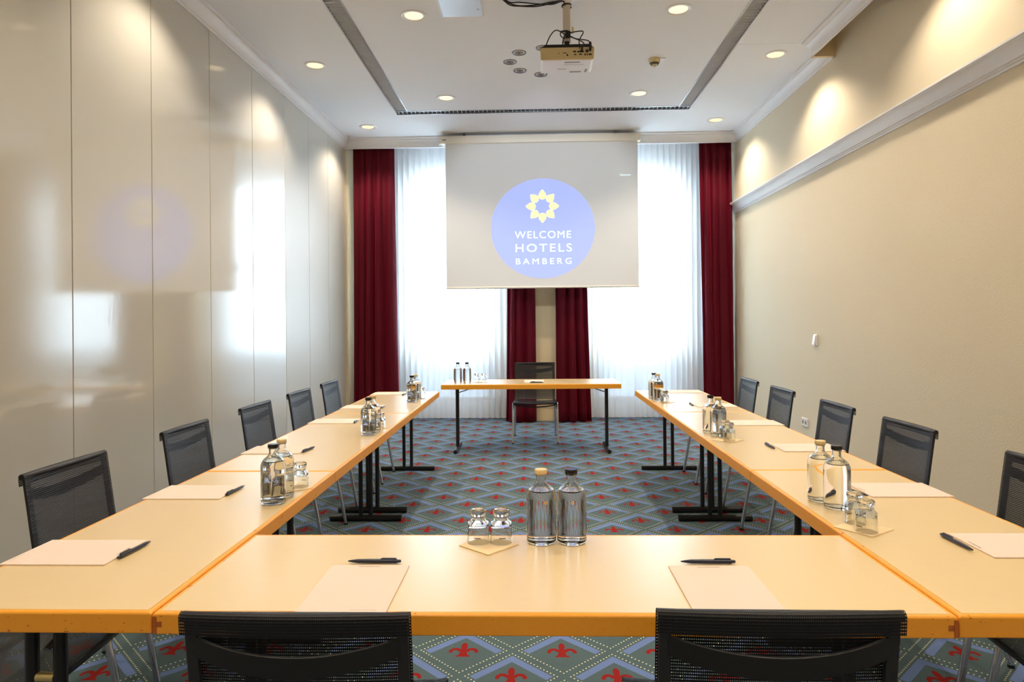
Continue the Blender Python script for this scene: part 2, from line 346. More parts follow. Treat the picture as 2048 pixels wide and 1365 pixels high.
# cornices: stepped cove profile (u = distance from the wall, z)
def cprof(x, sgn, d=.09):
    return [(x, ZP), (x+sgn*.012, ZP), (x+sgn*.014, ZP+.02), (x+sgn*.024, ZP+.022), (x+sgn*.030, ZP+.05), (x+sgn*.045, ZP+.076),
            (x+sgn*.066, ZP+.090), (x+sgn*.068, ZP+.104), (x+sgn*d, ZP+.106), (x+sgn*d, ZC+.001), (x, ZC+.001)]
q = MB().prism(cprof(0, 1), 1, YF, 9.15); q.v = [(x+WLX(y)-(.04 if x == 0 else 0), y, z) for x, y, z in q.v]
struct(q.build('trim_1', M['trim'], smooth=30))
struct(MB().prism(cprof(XR, -1), 1, YS+.006, 9.15).build('trim_2', M['trim'], smooth=30))
struct(MB().prism([(x, z) for x, z in cprof(XS, -1, .10)], 1, YF, YS).build('trim_3', M['trim'], smooth=30))
bp = [(y, z) for y, z in cprof(9.15, -1, .11)]
bp[0] = (9.18, ZP); bp[-1] = (9.18, ZC+.001)
struct(MB().prism(bp, 0, XL, XR).build('trim_4', M['trim'], smooth=30))
# picture rail on the right wall
pr = [(XR, 2.80), (XR-.010, 2.80), (XR-.012, 2.815), (XR-.020, 2.817), (XR-.020, 2.828), (XR-.030, 2.832), (XR-.038, 2.86), (XR-.056, 2.895), (XR-.074, 2.908),
      (XR-.074, 2.918), (XR-.082, 2.920), (XR-.082, 2.935), (XR, 2.938)]
struct(MB().prism(pr, 1, YF, 9.33).build('trim_5', M['trim'], smooth=30))

# ---------------------------------------------------------------- curtains
def sheet(x0t, x1t, x0b, x1b, y, z0, z1, folds, amp, seed, thick=0, m=None, name='curtain', parent=None, n=None):
    rnd = random.Random(seed); ph = [rnd.uniform(0, 6.3) for _ in range(4)]
    w2 = [rnd.uniform(.6, 1.5) for _ in range(40)]
    def fn(u, v):
        z = z1+(z0-z1)*v
        e = v**1.3
        uu = u+(.030*math.sin(2*PI*1.3*u+ph[0])+.018*math.sin(2*PI*2.7*u+ph[3]))*(1 if thick else .3)
        xa = x0t+(x0b-x0t)*e; xb = x1t+(x1b-x1t)*e
        th = 2*PI*folds*uu+.5*math.sin(2.1*v+ph[1]+u*5)
        A = amp*((.3+.7*min(1, v*1.6)) if thick else (.55+.45*v))*(.7+.3*math.sin(u*9+ph[2]))
        yy = y+A*(math.sin(th)+.25*math.sin(2*th+ph[3]+v*2))
        return (xa+(xb-xa)*u+A*.35*math.cos(th), yy, z)
    return MB().grid(fn, n or int(folds*10), 26).build(name, m, parent, smooth=180, solid=thick)
g_ = 'burgundy drapes at the windows'
D = [(-2.455, -1.88, -2.48, -1.86, 9.2, 7, 'burgundy velvet drape hanging at the left edge of the left window'),
     (2.25, 2.68, 2.27, 2.70, 9.2, 6, 'burgundy velvet drape beside the right wall and right window'),
     (-.34, .02, -.39, .02, 9.2, 5.5, 'burgundy drape left of the beige pier, below the projection screen'),
     (.30, .72, .29, .80, 9.2, 6, 'burgundy drape right of the beige pier, below the projection screen')]
for i, (a, b, c, d, y, nf, lb) in enumerate(D):
    tag(sheet(a, b, c, d, 9.262, .012, 3.84, nf*.62, .09, 10+i, .004, M['velvet'], 'drape'), lb, 'curtain', g_)
for i, (a, b, lb) in enumerate(((-2.1, -.32, 'white sheer voile curtain across the left window'), (.74, 2.45, 'white sheer voile curtain across the right window'))):
    s = tag(sheet(a, b, a, b, 9.56, .02, 3.84, 21, .022, 30+i, 0, M['voile'], 'sheer_curtain'), lb, 'curtain', 'white sheer curtains')
    h = sheet(a, b, a, b, 9.558, .02, .135, 21, .022, 30+i, 0, M['voile_hem'], 'hem', s)
    # hem follows the fold phase of the lowest strip
    for me_v, in zip(h.data.vertices): pass
    bpy.data.objects.remove(h)
    me = s.data; nu = 210; rows = [j for j in range(27) if 3.84+(.02-3.84)*(j/26) < .32]
    hb = MB(); base = [me.vertices[j*(nu+1)+i].co for j in rows for i in range(nu+1)]
    hb.add([(v.x, v.y-.003, v.z) for v in base], [(j*(nu+1)+i, j*(nu+1)+i+1, (j+1)*(nu+1)+i+1, (j+1)*(nu+1)+i) for j in range(len(rows)-1) for i in range(nu)])
    hb.build('hem', M['voile_hem'], s, smooth=180)

# ---------------------------------------------------------------- ceiling fittings
def channel(label, x0, x1, y0, y1, along):
    e = thing('louvre_light', label, 'ceiling light', ((x0+x1)/2, (y0+y1)/2, ZC), 0, 'recessed louvre light channels')
    ox, oy = (x0+x1)/2, (y0+y1)/2
    a, b, c, d = x0-ox, x1-ox, y0-oy, y1-oy
    MB().box(a, b, c, d, .075, .079).build('reflector', M['grey_metal'], e)
    tr = MB(); lv = MB()
    if along == 'y':
        for xx, s in ((a, 1), (b, -1)):
            tr.box(min(xx, xx+s*.012), max(xx, xx+s*.012), c, d, -.004, .075)
        n = int((y1-y0)/.055)
        for i in range(n):
            yy = c+(i+.5)*(d-c)/n; lv.box(a+.012, b-.012, yy-.002, yy+.002, .004, .030)
        lv.box(-.001, .001, c, d, .03, .05)
    else:
        for yy, s in ((c, 1), (d, -1)): tr.box(a, b, min(yy, yy+s*.012), max(yy, yy+s*.012), -.004, .075)
        n = int((x1-x0)/.05)
        for i in range(n):
            xx = a+(i+.5)*(b-a)/n; lv.box(xx-.002, xx+.002, c+.012, d-.012, .004, .030)
    tr.build('trim', M['steel'], e); lv.build('louvre', M['louvre'], e)
channel('long recessed louvre light strip on the left side of the ceiling', -1.60, -1.45, YF, 7.95, 'y')
channel('long recessed louvre light strip on the right side of the ceiling', 1.71, 1.86, YF, 7.95, 'y')
channel('short recessed louvre light strip across the ceiling in front of the screen', -1.60, 1.86, 7.952, 8.09, 'x')
def downlight(x, y, label, energy):
    e = thing('downlight', label, 'ceiling light', (x, y, ZC), 0, 'round recessed downlights')
    MB().lathe([(.076, -.002), (.082, -.007), (.100, -.009), (.106, -.004), (.106, 0), (.074, 0), (.074, -.002)], 40).build('trim_ring', M['white_plastic'], e, smooth=40)
    MB().lathe([(0, -.0005), (.0, -.003), (.075, -.003), (.075, -.0005)], 40).build('diffuser', M['lamp'], e)
    ld = bpy.data.lights.new('bulb', 'SPOT'); ld.energy = energy; ld.color = (1, .85, .66); ld.spot_size = math.radians(128); ld.spot_blend = .55
    ld.shadow_soft_size = .05
    lo = bpy.data.objects.new('bulb', ld); C.objects.link(lo); lo.parent = e; lo.location = (0, 0, -.02)
IL, IR, OL, OR = -.94, 1.18, -2.07, 2.29
nums = 'zero one two three four five six seven eight nine ten eleven twelve'.split()
for x, y, lb in [(OL, 8.56, 'small round downlight over the left drape by the back cornice'), (OR, 8.54, 'round downlight over the right drape by the back cornice'),
                 (IL, 7.50, 'round downlight near the left corner of the louvre strip'), (IR, 7.48, 'round downlight near the right corner of the louvre strip'),
                 (OL, 6.47, 'round downlight between the left louvre strip and the panelled wall'), (OR, 6.45, 'round downlight between the right louvre strip and the ceiling slot'),
                 (IL, 5.46, 'round downlight beside the metal ceiling hatch'), (IR, 5.46, 'round downlight right of the projector pole at the top edge')]:
    downlight(x, y, lb, SPOT)
for x, y in [(OL, 4.40), (OR, 4.40), (IL, 3.37), (IR, 3.37), (OL, 2.33), (OR, 2.33), (IL, 1.30), (IR, 1.30), (OL, .26), (OR, .26), (IL, -.80), (IR, -.80), (OL, -1.8), (OR, -1.8)]:
    side = {OL: 'left outer', OR: 'right outer', IL: 'left inner', IR: 'right inner'}[x]
    downlight(x, y, 'round downlight out of the picture, %s row, about %s metres from the windows' % (side, nums[int(YB-y)]), SPOT*(.9 if y > 4 else .85 if x in (IL, IR) else .5))
# five small round chrome nozzles around the projector
for x, y, lb in [(-.107, 6.27, 'small chrome ceiling nozzle, rearmost of the left three'), (-.198, 6.49, 'small chrome ceiling nozzle, leftmost of the ring'), (-.107, 6.72, 'small chrome ceiling nozzle, lowest of the left three in view'),
                 (.112, 6.17, 'small chrome ceiling nozzle peeking above the left side of the projector'), (.10, 6.84, 'small chrome ceiling nozzle peeking below the left corner of the projector')]:
    e = thing('air_nozzle', lb, 'ceiling vent', (x, y, ZC), 0, 'small round ceiling nozzles')
    MB().lathe([(.052, -.001), (.064, -.006), (.066, -.003), (.066, 0), (.050, 0)], 32).build('rim', M['grey_metal'], e, smooth=40)
    MB().lathe([(0, -.001), (.05, -.001), (.05, 0)], 32).build('backing', M['screen_case'], e)
    MB().lathe([(.030, -.002), (.034, -.006), (.038, -.002)], 32).box(-.026, .026, -.004, .004, -.006, -.001).lathe([(0, -.012), (.011, -.010), (.012, -.001)], 20).build('insert', M['grey_metal'], e)
# smoke detector
e = thing('smoke_detector', 'cream smoke detector with white base tab on the ceiling', 'smoke detector', (1.174, 6.50, ZC))
MB().lathe([(0, -.075), (.012, -.074), (.014, -.060), (.030, -.055), (.052, -.030), (.054, -.008), (.054, 0), (0, 0)], 32).build('body', M['cream_plastic'], e, smooth=40)
MB().lathe([(.028, -.0575), (.034, -.0565), (.034, -.053), (.028, -.054)], 32, close=True).lathe([(.038, -.050), (.044, -.044), (.044, -.040), (.038, -.046)], 32, close=True).build('vent_ring', M['gap'], e)
MB().box(.03, .10, -.03, .02, -.008, 0).build('base', M['white_plastic'], e, bevel=.003)
# metal hatch
e = thing('ceiling_hatch', 'flat silver metal access hatch in the ceiling at the top edge', 'hatch', (-.545, 5.15, ZC))
MB().box(-.16, .16, -.33, .33, -.010, -.002).build('door', noisy(mat('hatch_silver', lin(196, 200, 206), .35, .3), 30, .02), e, bevel=.002)
MB().box(-.172, -.160, -.34, .34, -.014, 0).box(.160, .166, -.34, .34, -.008, 0).box(-.172, .166, .33, .336, -.008, 0).build('frame', M['white_plastic'], e)
MB().box(.125, .14, .20, .215, -.012, -.009).build('latch', M['grey_plastic'], e)

# ---------------------------------------------------------------- projector
e = thing('projector', 'white ceiling projector with beige rear connector panel', 'projector', (.279, 5.2, 3.374))
pb = MB().prism([(-.205, .012), (-.19, 0), (.19, 0), (.205, .012), (.207, .085), (.19, .098), (-.19, .098), (-.207, .085)], 1, 0, .28)
pb.build('body', M['white_plastic'], e, bevel=.012, seg=3)
MB().prism([(-.200, .004), (.200, .004), (.205, .088), (.19, .096), (-.19, .096), (-.205, .088)], 1, -.006, .006).build('rear_panel', M['cream_plastic'], e, bevel=.003)
MB().prism([(-.205, .094), (.205, .094), (.165, .122), (-.165, .122)], 1, .0, .27).build('top_cover', M['black'], e, bevel=.003)
pt = MB()
for x, z, w2_, h2 in ((.055, .062, .022, .010), (.085, .060, .018, .010), (.11, .062, .03, .014), (.15, .064, .022, .02), (.06, .040, .018, .006), (.10, .040, .022, .008), (.135, .038, .01, .012), (.152, .038, .007, .014), (.174, .038, .02, .012), (-.065, .05, .004, .01), (-.02, .052, .03, .004)):
    pt.box(x-w2_/2, x+w2_/2, -.0085, -.004, z-h2/2, z+h2/2)
pt.build('port', M['black'], e)
MB().tube([(0, -.010, .036), (0, -.002, .036)], .007, 12).build('socket', M['black'], e)
lb = MB().box(-.02, .10, .035, .055, -.0015, 0).box(.03, .12, .235, .26, -.0015, 0); lb.build('vent_label', M['grey_plastic'], e)
MB().box(-.07, -.0, .18, .185, -.001, 0).box(-.02, .13, .095, .097, -.001, 0).build('label_line', M['ink'], e)
MB().prism([(.15, .20), (.165, .19), (.165, .25), (.145, .25)], 2, -.004, 0).build('foot', M['grey_plastic'], e)
ld = bpy.data.lights.new('projector_beam', 'SPOT'); ld.energy = 120; ld.color = (.80, .90, 1); ld.spot_size = math.radians(54); ld.spot_blend = .5; ld.shadow_soft_size = .02
lo = bpy.data.objects.new('projector_beam', ld); C.objects.link(lo); lo.location = (.18, 5.52, 3.42)
lo.rotation_euler = (Vector((.13, 8.93, 2.75))-lo.location).to_track_quat('-Z', 'Y').to_euler()
# ports plugged: yellow and black connectors
MB().tube([(.11, -.004, .066), (.11, -.035, .075), (.112, -.045, .10)], .008, 10).tube([(.174, -.004, .07), (.174, -.035, .078), (.172, -.03, .12)], .010, 10).build('plug', M['black'], e, smooth=60)
e2 = thing('projector_mount', 'beige ceiling pole with white flange holding the projector', 'ceiling mount', (.279, 5.25, ZC))
MB().tube([(0, 0, -.03), (0, 0, -.33)], .029, 24).build('pole', noisy(mat('pole_beige', lin(205, 196, 184), .4), 20, .02), e2, smooth=60)
MB().lathe([(.0, -.0), (.085, 0), (.085, -.006), (.045, -.012), (.036, -.04), (0, -.04)], 32).build('flange', M['white_plastic'], e2, smooth=40)
MB().box(-.018, .018, -.018, .018, -.375, -.32).box(-.045, .045, -.03, .03, -.386, -.36).build('bracket', M['black'], e2, bevel=.003)
MB().box(.036, .052, -.03, -.01, -.27, -.225).tube([(.02, -.02, -.262), (.046, -.02, -.262)], .004, 8).build('clamp_screw', M['brass'], e2)
def smoothpts(p, n=8):
    p = [Vector(q) for q in p]; out = []
    for i in range(len(p)-1):
        a, b, c, d = p[max(i-1, 0)], p[i], p[i+1], p[min(i+2, len(p)-1)]
        for k in range(n):
            u = k/n; out.append(.5*((2*b)+(c-a)*u+(2*a-5*b+4*c-d)*u*u+(3*b-a-3*c+d)*u**3))
    return out+[p[-1]]
cb = MB()
X0, Y0 = .279, 5.2
for pts in ([(X0-.165, 5.23, 3.49), (X0-.13, 5.2, 3.56), (X0-.085, 5.19, 3.60), (X0-.03, 5.19, 3.575), (X0+.03, 5.20, 3.55), (X0+.11, 5.19, 3.51), (X0+.13, 5.17, 3.47), (X0+.112, 5.16, 3.455)],
            [(X0-.05, 5.21, 3.60), (X0+.0, 5.19, 3.595), (X0+.03, 5.2, 3.58), (X0-.04, 5.18, 3.585), (X0-.05, 5.19, 3.56), (X0-.02, 5.2, 3.54), (X0-.01, 5.19, 3.57), (X0+.10, 5.18, 3.585), (X0+.12, 5.18, 3.57), (X0+.09, 5.17, 3.51), (X0+.095, 5.17, 3.45)],
            [(X0, 5.19, 3.57), (X0+.06, 5.18, 3.53), (X0+.16, 5.17, 3.505), (X0+.174, 5.165, 3.455)],
            [(X0-.005, 5.195, 3.575), (X0-.03, 5.19, 3.53), (X0-.035, 5.2, 3.49)]):
    cb.tube(smoothpts(pts), .0042, 8)
cb.box(X0-.012, X0+.025, 5.185, 5.21, 3.545, 3.59)
tag(cb.build('cable', M['black'], smooth=60), 'tangle of black cables around the foot of the projector pole', 'cable', 'black projector cables')
cb = MB()
for k, dz in enumerate((0, -.012, .008)):
    cb.tube(smoothpts([(-.22, 5.20-.02*k, 3.856+dz*.2), (-.16, 5.24, 3.838+dz), (-.08, 5.26-.02*k, 3.826+dz), (.05, 5.26, 3.83+dz), (.17, 5.25+.02*k, 3.845), (.25, 5.21, 3.83), (.26, 5.215, 3.80)]), .0048, 8)
cb.tube([(.279+.034*math.cos(a), 5.25+.034*math.sin(a), 3.80+.003*a) for a in [i*.5 for i in range(14)]], .006, 8)
tag(cb.build('cable', M['black'], smooth=60), 'black cables slung along the ceiling to the top of the projector pole', 'cable', 'black projector cables')

# ---------------------------------------------------------------- projection screen
SY = 8.93
e = thing('projection_screen', 'pull-down projection screen showing a lavender circle with a hotel logo', 'projection screen', (0, SY, 0))
MB().prism([(-.045, 3.715), (.045, 3.715), (.05, 3.73), (.05, 3.795), (.03, 3.81), (-.045, 3.81), (-.05, 3.80), (-.05, 3.73)], 0, -1.20, 1.405).build('housing', M['screen_case'], e, smooth=30)
MB().box(-1.215, -1.20, -.052, .052, 3.708, 3.80).box(1.405, 1.42, -.052, .052, 3.718, 3.81).build('end_cap', M['screen_case'], e, bevel=.004)
MB().box(-1.17, -1.12, -.052, -.050, 3.755, 3.765).build('label_plate', M['gap'], e)
MB().box(-.9, -.87, -.01, .04, 3.80, 3.858).box(1.08, 1.11, -.01, .04, 3.80, 3.858).build('ceiling_bracket', M['grey_metal'], e)
MB().box(-1.2, 1.405, .05, .20, 3.742, 3.752).box(-1.2, 1.405, .05, .098, 3.742, 3.80).build('added_light_baffle', M['screen_case'], e)  # added board, blocks window light rising behind the housing
fabric = MB().box(-1.135, 1.382, -.001, .001, 1.83, 3.73).build('screen_fabric', M['screen'], e)
MB().tube([(-1.137, 0, 1.82), (1.385, 0, 1.82)], .014, 12).build('bottom_bar', M['screen_case'], e, smooth=60)
def flat(poly, y): return MB().prism(poly, 1, y, y-.0006)
cx0, cz0 = .137, 2.590
d0 = flat([(cx0+.680*math.cos(a), cz0+.655*math.sin(a)) for a in [2*PI*i/96 for i in range(96)]], -.0015).build('logo_circle', M['p_blue'], fabric)
fx, fz = .134, 2.881; pm = MB()
for k in range(8):
    an = k*PI/4+PI/2; pts = []
    for i in range(25):          # drop shape: round towards the centre, pointed outwards
        a = 2*PI*i/24; r = .052
        px_, py_ = r*math.cos(a), r*math.sin(a)
        if px_ > 0: px_ = px_*1.0+.028*max(0, math.cos(a))**5; py_ *= 1-.25*max(0, math.cos(a))**4
        pts.append((px_, py_))
    pts = pts[:-1]
    pm.prism([(fx+math.cos(an)*(.139+p)-math.sin(an)*q, fz+math.sin(an)*(.139+p)+math.cos(an)*q) for p, q in pts], 1, -.0024, -.0030)
pm.build('logo_flower', M['p_yellow'], fabric)
for txt, a, b, c, d, sp in (('WELCOME', -.232, .506, 2.461, 2.556, 1.15), ('HOTELS', -.222, .514, 2.283, 2.388, 1.25), ('BAMBERG', -.219, .508, 2.121, 2.199, 1.45), ('Elastomeren', 1.150, 1.288, 3.264, 3.290, 1.0)):
    q = text_mb(txt, a, b, c, d, sp).build('lettering', M['p_white'], fabric); q.location = (0, -.003, 0)

# ---------------------------------------------------------------- wall fittings
e = thing('light_switch', 'small white rocker switch on the right wall', 'switch', (XR, 6.68, 1.172))
MB().box(-.014, 0, -.04, .04, -.055, .055).build('plate', M['white_plastic'], e, bevel=.004)
MB().prism([(-.036, -.045), (-.014, -.045), (-.014, .045), (-.022, .045)], 1, -.028, .028).build('rocker', M['white_plastic'], e, bevel=.003)
e = thing('wall_socket', 'white double power socket low on the right wall', 'socket', (XR, 6.97, .335))
MB().box(-.012, 0, -.075, .075, -.042, .042).build('plate', M['white_plastic'], e, bevel=.004)
so = MB()
for yy in (-.036, .036): so.tube([(-.0125, yy, 0), (-.006, yy, 0)], .021, 24)
so.build('outlet', M['grey_plastic'], e)
q = MB()
for yy in (-.036, .036):
    for d in (-.009, .009): q.tube([(-.0135, yy+d, 0), (-.011, yy+d, 0)], .003, 8)
q.build('pin_hole', M['black'], e)

# ---------------------------------------------------------------- tables
TZ, TH = .73, .05
def table(label, x0, x1, y0, y1, along, legs, pin=False, joints=False):
    cx, cy = (x0+x1)/2, (y0+y1)/2; L, W = (x1-x0, y1-y0)
    e = thing('folding_table', label, 'table', (cx, cy, 0), 0, 'beech folding conference tables')
    a, b = L/2-.0015, W/2-.0015; ed = .013
    MB().box(-a+ed, a-ed, -b+ed, b-ed, TZ-.03, TZ).build('tabletop', M['laminate'], e)
    poly = [(0, TZ-TH), (0, TZ-.004), (.006, TZ+.0005), (ed, TZ+.0005), (ed, TZ-TH)]
    fr = MB()
    # four mitred edge rails around the top
    vs_ = []; n = len(poly)
    for sx, sy in ((-1, -1), (1, -1), (1, 1), (-1, 1)):
        for d, z in poly: vs_.append((sx*(a-d), sy*(b-d), z))
    fs = []
    for k in range(4):
        k2 = (k+1) % 4
        for i in range(n):
            j = (i+1) % n; fs.append((k*n+i, k2*n+i, k2*n+j, k*n+j))
    fr.add(vs_, fs)
    fr.build('edge_band', M['beech'], e, bevel=.0025)
    if joints:
        for s in (-1, 1):
            q = MB().box(min(s*(a-.0005), s*(a-.010)), max(s*(a-.0005), s*(a-.010)), -b-.0004, -b+.004, TZ-TH+.001, TZ-.009)
            q.box(min(s*(a-.009), s*(a-.022)), max(s*(a-.009), s*(a-.022)), -b-.0004, -b+.004, TZ-.033, TZ-.020); q.build('corner_joint', M['beech_end'], e)
    span = (W if along == 'x' else L)
    for t_, inward in legs:
        # leg frame at offset t_ along the table
        lg = MB(); foot = MB(); br = MB()
        def P3(s, c, z): return (t_-(cx if along == 'x' else cy)+s, c, z) if along == 'x' else (c, t_-cy+s, z)
        for c in (-.035, .035): lg.tube([P3(0, c, .03), P3(0, c, TZ-TH-.006)], .0155, 12)
        bx = [P3(-.022, -.19, TZ-TH-.012), P3(.022, .19, TZ-TH-.0005)]
        lg.box(min(bx[0][0], bx[1][0]), max(bx[0][0], bx[1][0]), min(bx[0][1], bx[1][1]), max(bx[0][1], bx[1][1]), TZ-TH-.012, TZ-TH-.0005)
        l_ = lg.build('leg', M['black'], e, smooth=50)
        foot.tube([P3(0, -.25, .022), P3(0, .25, .022)], .021, 16)
        foot.build('foot_bar', M['black'], l_, smooth=50)
        br.tube([P3(0, .0, TZ-TH-.07), P3(inward*.17, 0, TZ-TH-.012)], .009, 8, flat=.6)
        br.build('brace', M['grey_metal'], l_)
        if pin: MB().tube([P3(0, -.022, .545), P3(0, .022, .545)], .012, 16).build('cross_pin', M['brass'], l_, smooth=50)
    return e
LXi, LXo, RXi, RXo = -.886, -1.478, .9386, 1.534
A = (1.545, 3.010, 4.885, 6.375)
for side, x0, x1 in (('left', LXo, LXi), ('right', RXi, RXo)):
    table('beech folding table nearest the viewer in the %s row' % side, x0, x1, A[0], A[1], 'y', ((1.61, 1), (2.94, -1)), pin=True)
    table('beech folding table in the middle of the %s row, the longest there' % side, x0, x1, A[1], A[2], 'y', ((3.16, 1), (4.73, -1)))
    table('beech folding table at the window end of the %s row' % side, x0, x1, A[2], A[3], 'y', ((4.935, 1), (6.325, -1)))
table('beech folding table in the foreground joining the two rows', LXi+.002, RXi-.002, 1.541, 2.118, 'x', ((-.76, 1), (.81, -1)), joints=True)
table('free-standing beech folding table in front of the windows', -.963, .898, 7.02, 7.63, 'x', ((-.825, 1), (.775, -1)))

# ---------------------------------------------------------------- chairs
def make_chair(label, loc, rz, s=1.0):
    e = thing('mesh_chair', label, 'chair', loc, rz, 'black mesh conference chairs'); e.scale = (s, s, s)
    W = .232
    # side profile of the sling (y, z), from the front edge of the seat up to the top of the back
    prof = smoothpts([(0, .262, .432), (0, .242, .455), (0, .06, .440), (0, -.10, .425), (0, -.165, .435), (0, -.195, .49), (0, -.215, .60), (0, -.232, .72), (0, -.25, .845)], 5)
    # seat sling
    k0 = 17
    def strip(pts, name, w, sag):
        cum = [0]
        for p, q in zip(pts, pts[1:]): cum.append(cum[-1]+(q-p).length)
        n = len(pts)-1
        def at(v):
            i = min(int(v*n), n-1); f = v*n-i; return pts[i].lerp(pts[i+1], f), cum[i]+(cum[i+1]-cum[i])*f
        def fn(u, v):
            p, _ = at(v); c = 1-(2*u-1)**2; return (-w+2*w*u, p.y-(sag*c if name == 'backrest' else 0), p.z-(sag*c if name == 'seat' else 0))
        return MB().grid(fn, 10, n, lambda u, v: (u*2*w, at(v)[1])).build(name, M['net'], e, smooth=180)
    strip(prof[:k0+4], 'seat', W+.010, .012)
    top = prof[k0+3:]
    # back sling wraps over the top rail and hangs down behind it
    last = top[-1]
    wrap = [Vector((0, last.y-.012+.012*math.cos(a), last.z+.012*math.sin(a))) for a in (.4, .9, 1.4, 1.9, 2.4, 2.9)]
    wrap += [Vector((0, last.y-.023, last.z-.010)), Vector((0, last.y-.0205, last.z-.034))]
    strip(top+wrap, 'backrest', W+.002, .010)
    MB().tube([(-W, last.y-.012, last.z), (W, last.y-.012, last.z)], .0105, 10).build('top_rail', M['black'], e, smooth=60)
    for sx in (-1, 1):
        # side post: flat bar running under the sling
        q = MB(); pp = prof[k0:]; n = len(pp)
        vs_ = []; 
        for i, p in enumerate(pp):
            d = (pp[min(i+1, n-1)]-pp[max(i-1, 0)]).normalized(); nrm = Vector((0, -d.z, d.y))
            if nrm.y > 0: nrm = -nrm
            for off, xx in ((.002, W-.003), (.002, W-.027), (.015, W-.027), (.015, W-.003)):
                w_ = p+nrm*off; vs_.append((sx*xx, w_.y, w_.z))
        fs = [(i*4+j, i*4+(j+1) % 4, (i+1)*4+(j+1) % 4, (i+1)*4+j) for i in range(n-1) for j in range(4)]+[(0, 1, 2, 3), ((n-1)*4, (n-1)*4+1, (n-1)*4+2, (n-1)*4+3)]
        q.add(vs_, fs); q.build('side_post', M['dark_grey'], e, bevel=.002)
        q = MB().tube([(sx*(W-.012), p.y, p.z-.016) for p in prof[4:k0+2]], .010, 10); q.build('seat_rail', M['dark_grey'], e, smooth=60)
        q = MB().tube(smoothpts([(sx*(W+.002), .15, .418), (sx*(W+.010), .185, .40), (sx*(W+.013), .262, .008)], 4), .0115, 14); lg = q.build('leg', M['chrome'], e, smooth=60)
        MB().tube([(sx*(W+.013), .262, 0), (sx*(W+.013), .262, .012)], .013, 12).build('foot_cap', M['black'], lg, smooth=60)
        q = MB().tube(smoothpts([(sx*(W-.006), -.03, .405), (sx*(W-.004), -.12, .385), (sx*(W+.006), -.268, .008)], 4), .0115, 14); lg = q.build('leg', M['chrome'], e, smooth=60)
        MB().tube([(sx*(W+.006), -.268, 0), (sx*(W+.006), -.268, .012)], .013, 12).build('foot_cap', M['black'], lg, smooth=60)
    # bowed cross bar behind the back
    nb = 20; vs_ = []
    for i in range(nb+1):
        u = -1+2*i/nb; c = 1-u*u; xx = u*(W-.02); yy = last.y-.004-.030*c; zz = last.z-.062-.030*c; hh = .020+.002*c
        vs_ += [(xx, yy+.004, zz+hh), (xx, yy+.004, zz-hh), (xx, yy-.004, zz-hh), (xx, yy-.004, zz+hh)]
    fs = [(i*4+j, i*4+(j+1) % 4, (i+1)*4+(j+1) % 4, (i+1)*4+j) for i in range(nb) for j in range(4)]+[(0, 1, 2, 3), (nb*4, nb*4+1, nb*4+2, nb*4+3)]
    MB().add(vs_, fs).build('cross_bar', M['black'], e, smooth=40, bevel=.0015)
    MB().tube(smoothpts([(-W+.01, .222, .418), (-W*.5, .222, .402), (0, .222, .396), (W*.5, .222, .402), (W-.01, .222, .418)], 4), .008, 10).build('seat_stretcher', M['dark_grey'], e, smooth=60)
    MB().tube([(-W+.01, -.06, .405), (W-.01, -.06, .405)], .009, 10).build('seat_stretcher', M['dark_grey'], e, smooth=60)
    return e
ch0 = make_chair('black mesh chair in the foreground with its back to the viewer, left one', (-.472, 1.575, 0), 0, .968)
G = 'black mesh conference chairs'
def chair(x, y, rz, lb): return dup(ch0, (x, y, 0), rz, lb, G)
c = chair(.463, 1.565, -.01, 'black mesh chair in the foreground with its back to the viewer, right one'); c.scale = (.985, .985, .985)
c = chair(.012, 7.93, PI, 'black mesh chair facing the room behind the free-standing table'); c.scale = (1.03, 1.03, 1.03)
XCL, XCR = -1.565, 1.615
Lr = [(1.905, 'black mesh chair outside the frame at the left, seen only under the near left table'), (2.60, 'nearest black mesh chair whose back shows along the left wall, largest there'),
      (3.515, 'second black mesh chair from the viewer along the left row'), (4.41, 'middle black mesh chair of the five backs in the left row'),
      (5.238, 'fourth black mesh chair from the viewer in the left row'), (6.03, 'black mesh chair nearest the drape in the left row')]
for y, lb in Lr: c = chair(XCL, y, -PI/2+random.uniform(-.02, .02), lb); c.scale = (.985, 1, 1.005)
Rr = [(1.905, 'black mesh chair in the right row whose chrome legs show below the near table corner'), (2.53, 'black mesh chair cut by the right edge of the picture'),
      (3.48, 'nearest full black mesh chair back in the right row'), (4.29, 'black mesh chair in the right row in front of the wall socket side'),
      (5.212, 'black mesh chair second from the drape in the right row'), (6.0, 'bluish-lit black mesh chair nearest the drape in the right row')]
Rr[3] = (4.29, 'black mesh chair in the right row, just nearer than the wall socket')
for y, lb in Rr: c = chair(XCR, y, PI/2+random.uniform(-.02, .02), lb); c.scale = (.985, 1, 1.005)

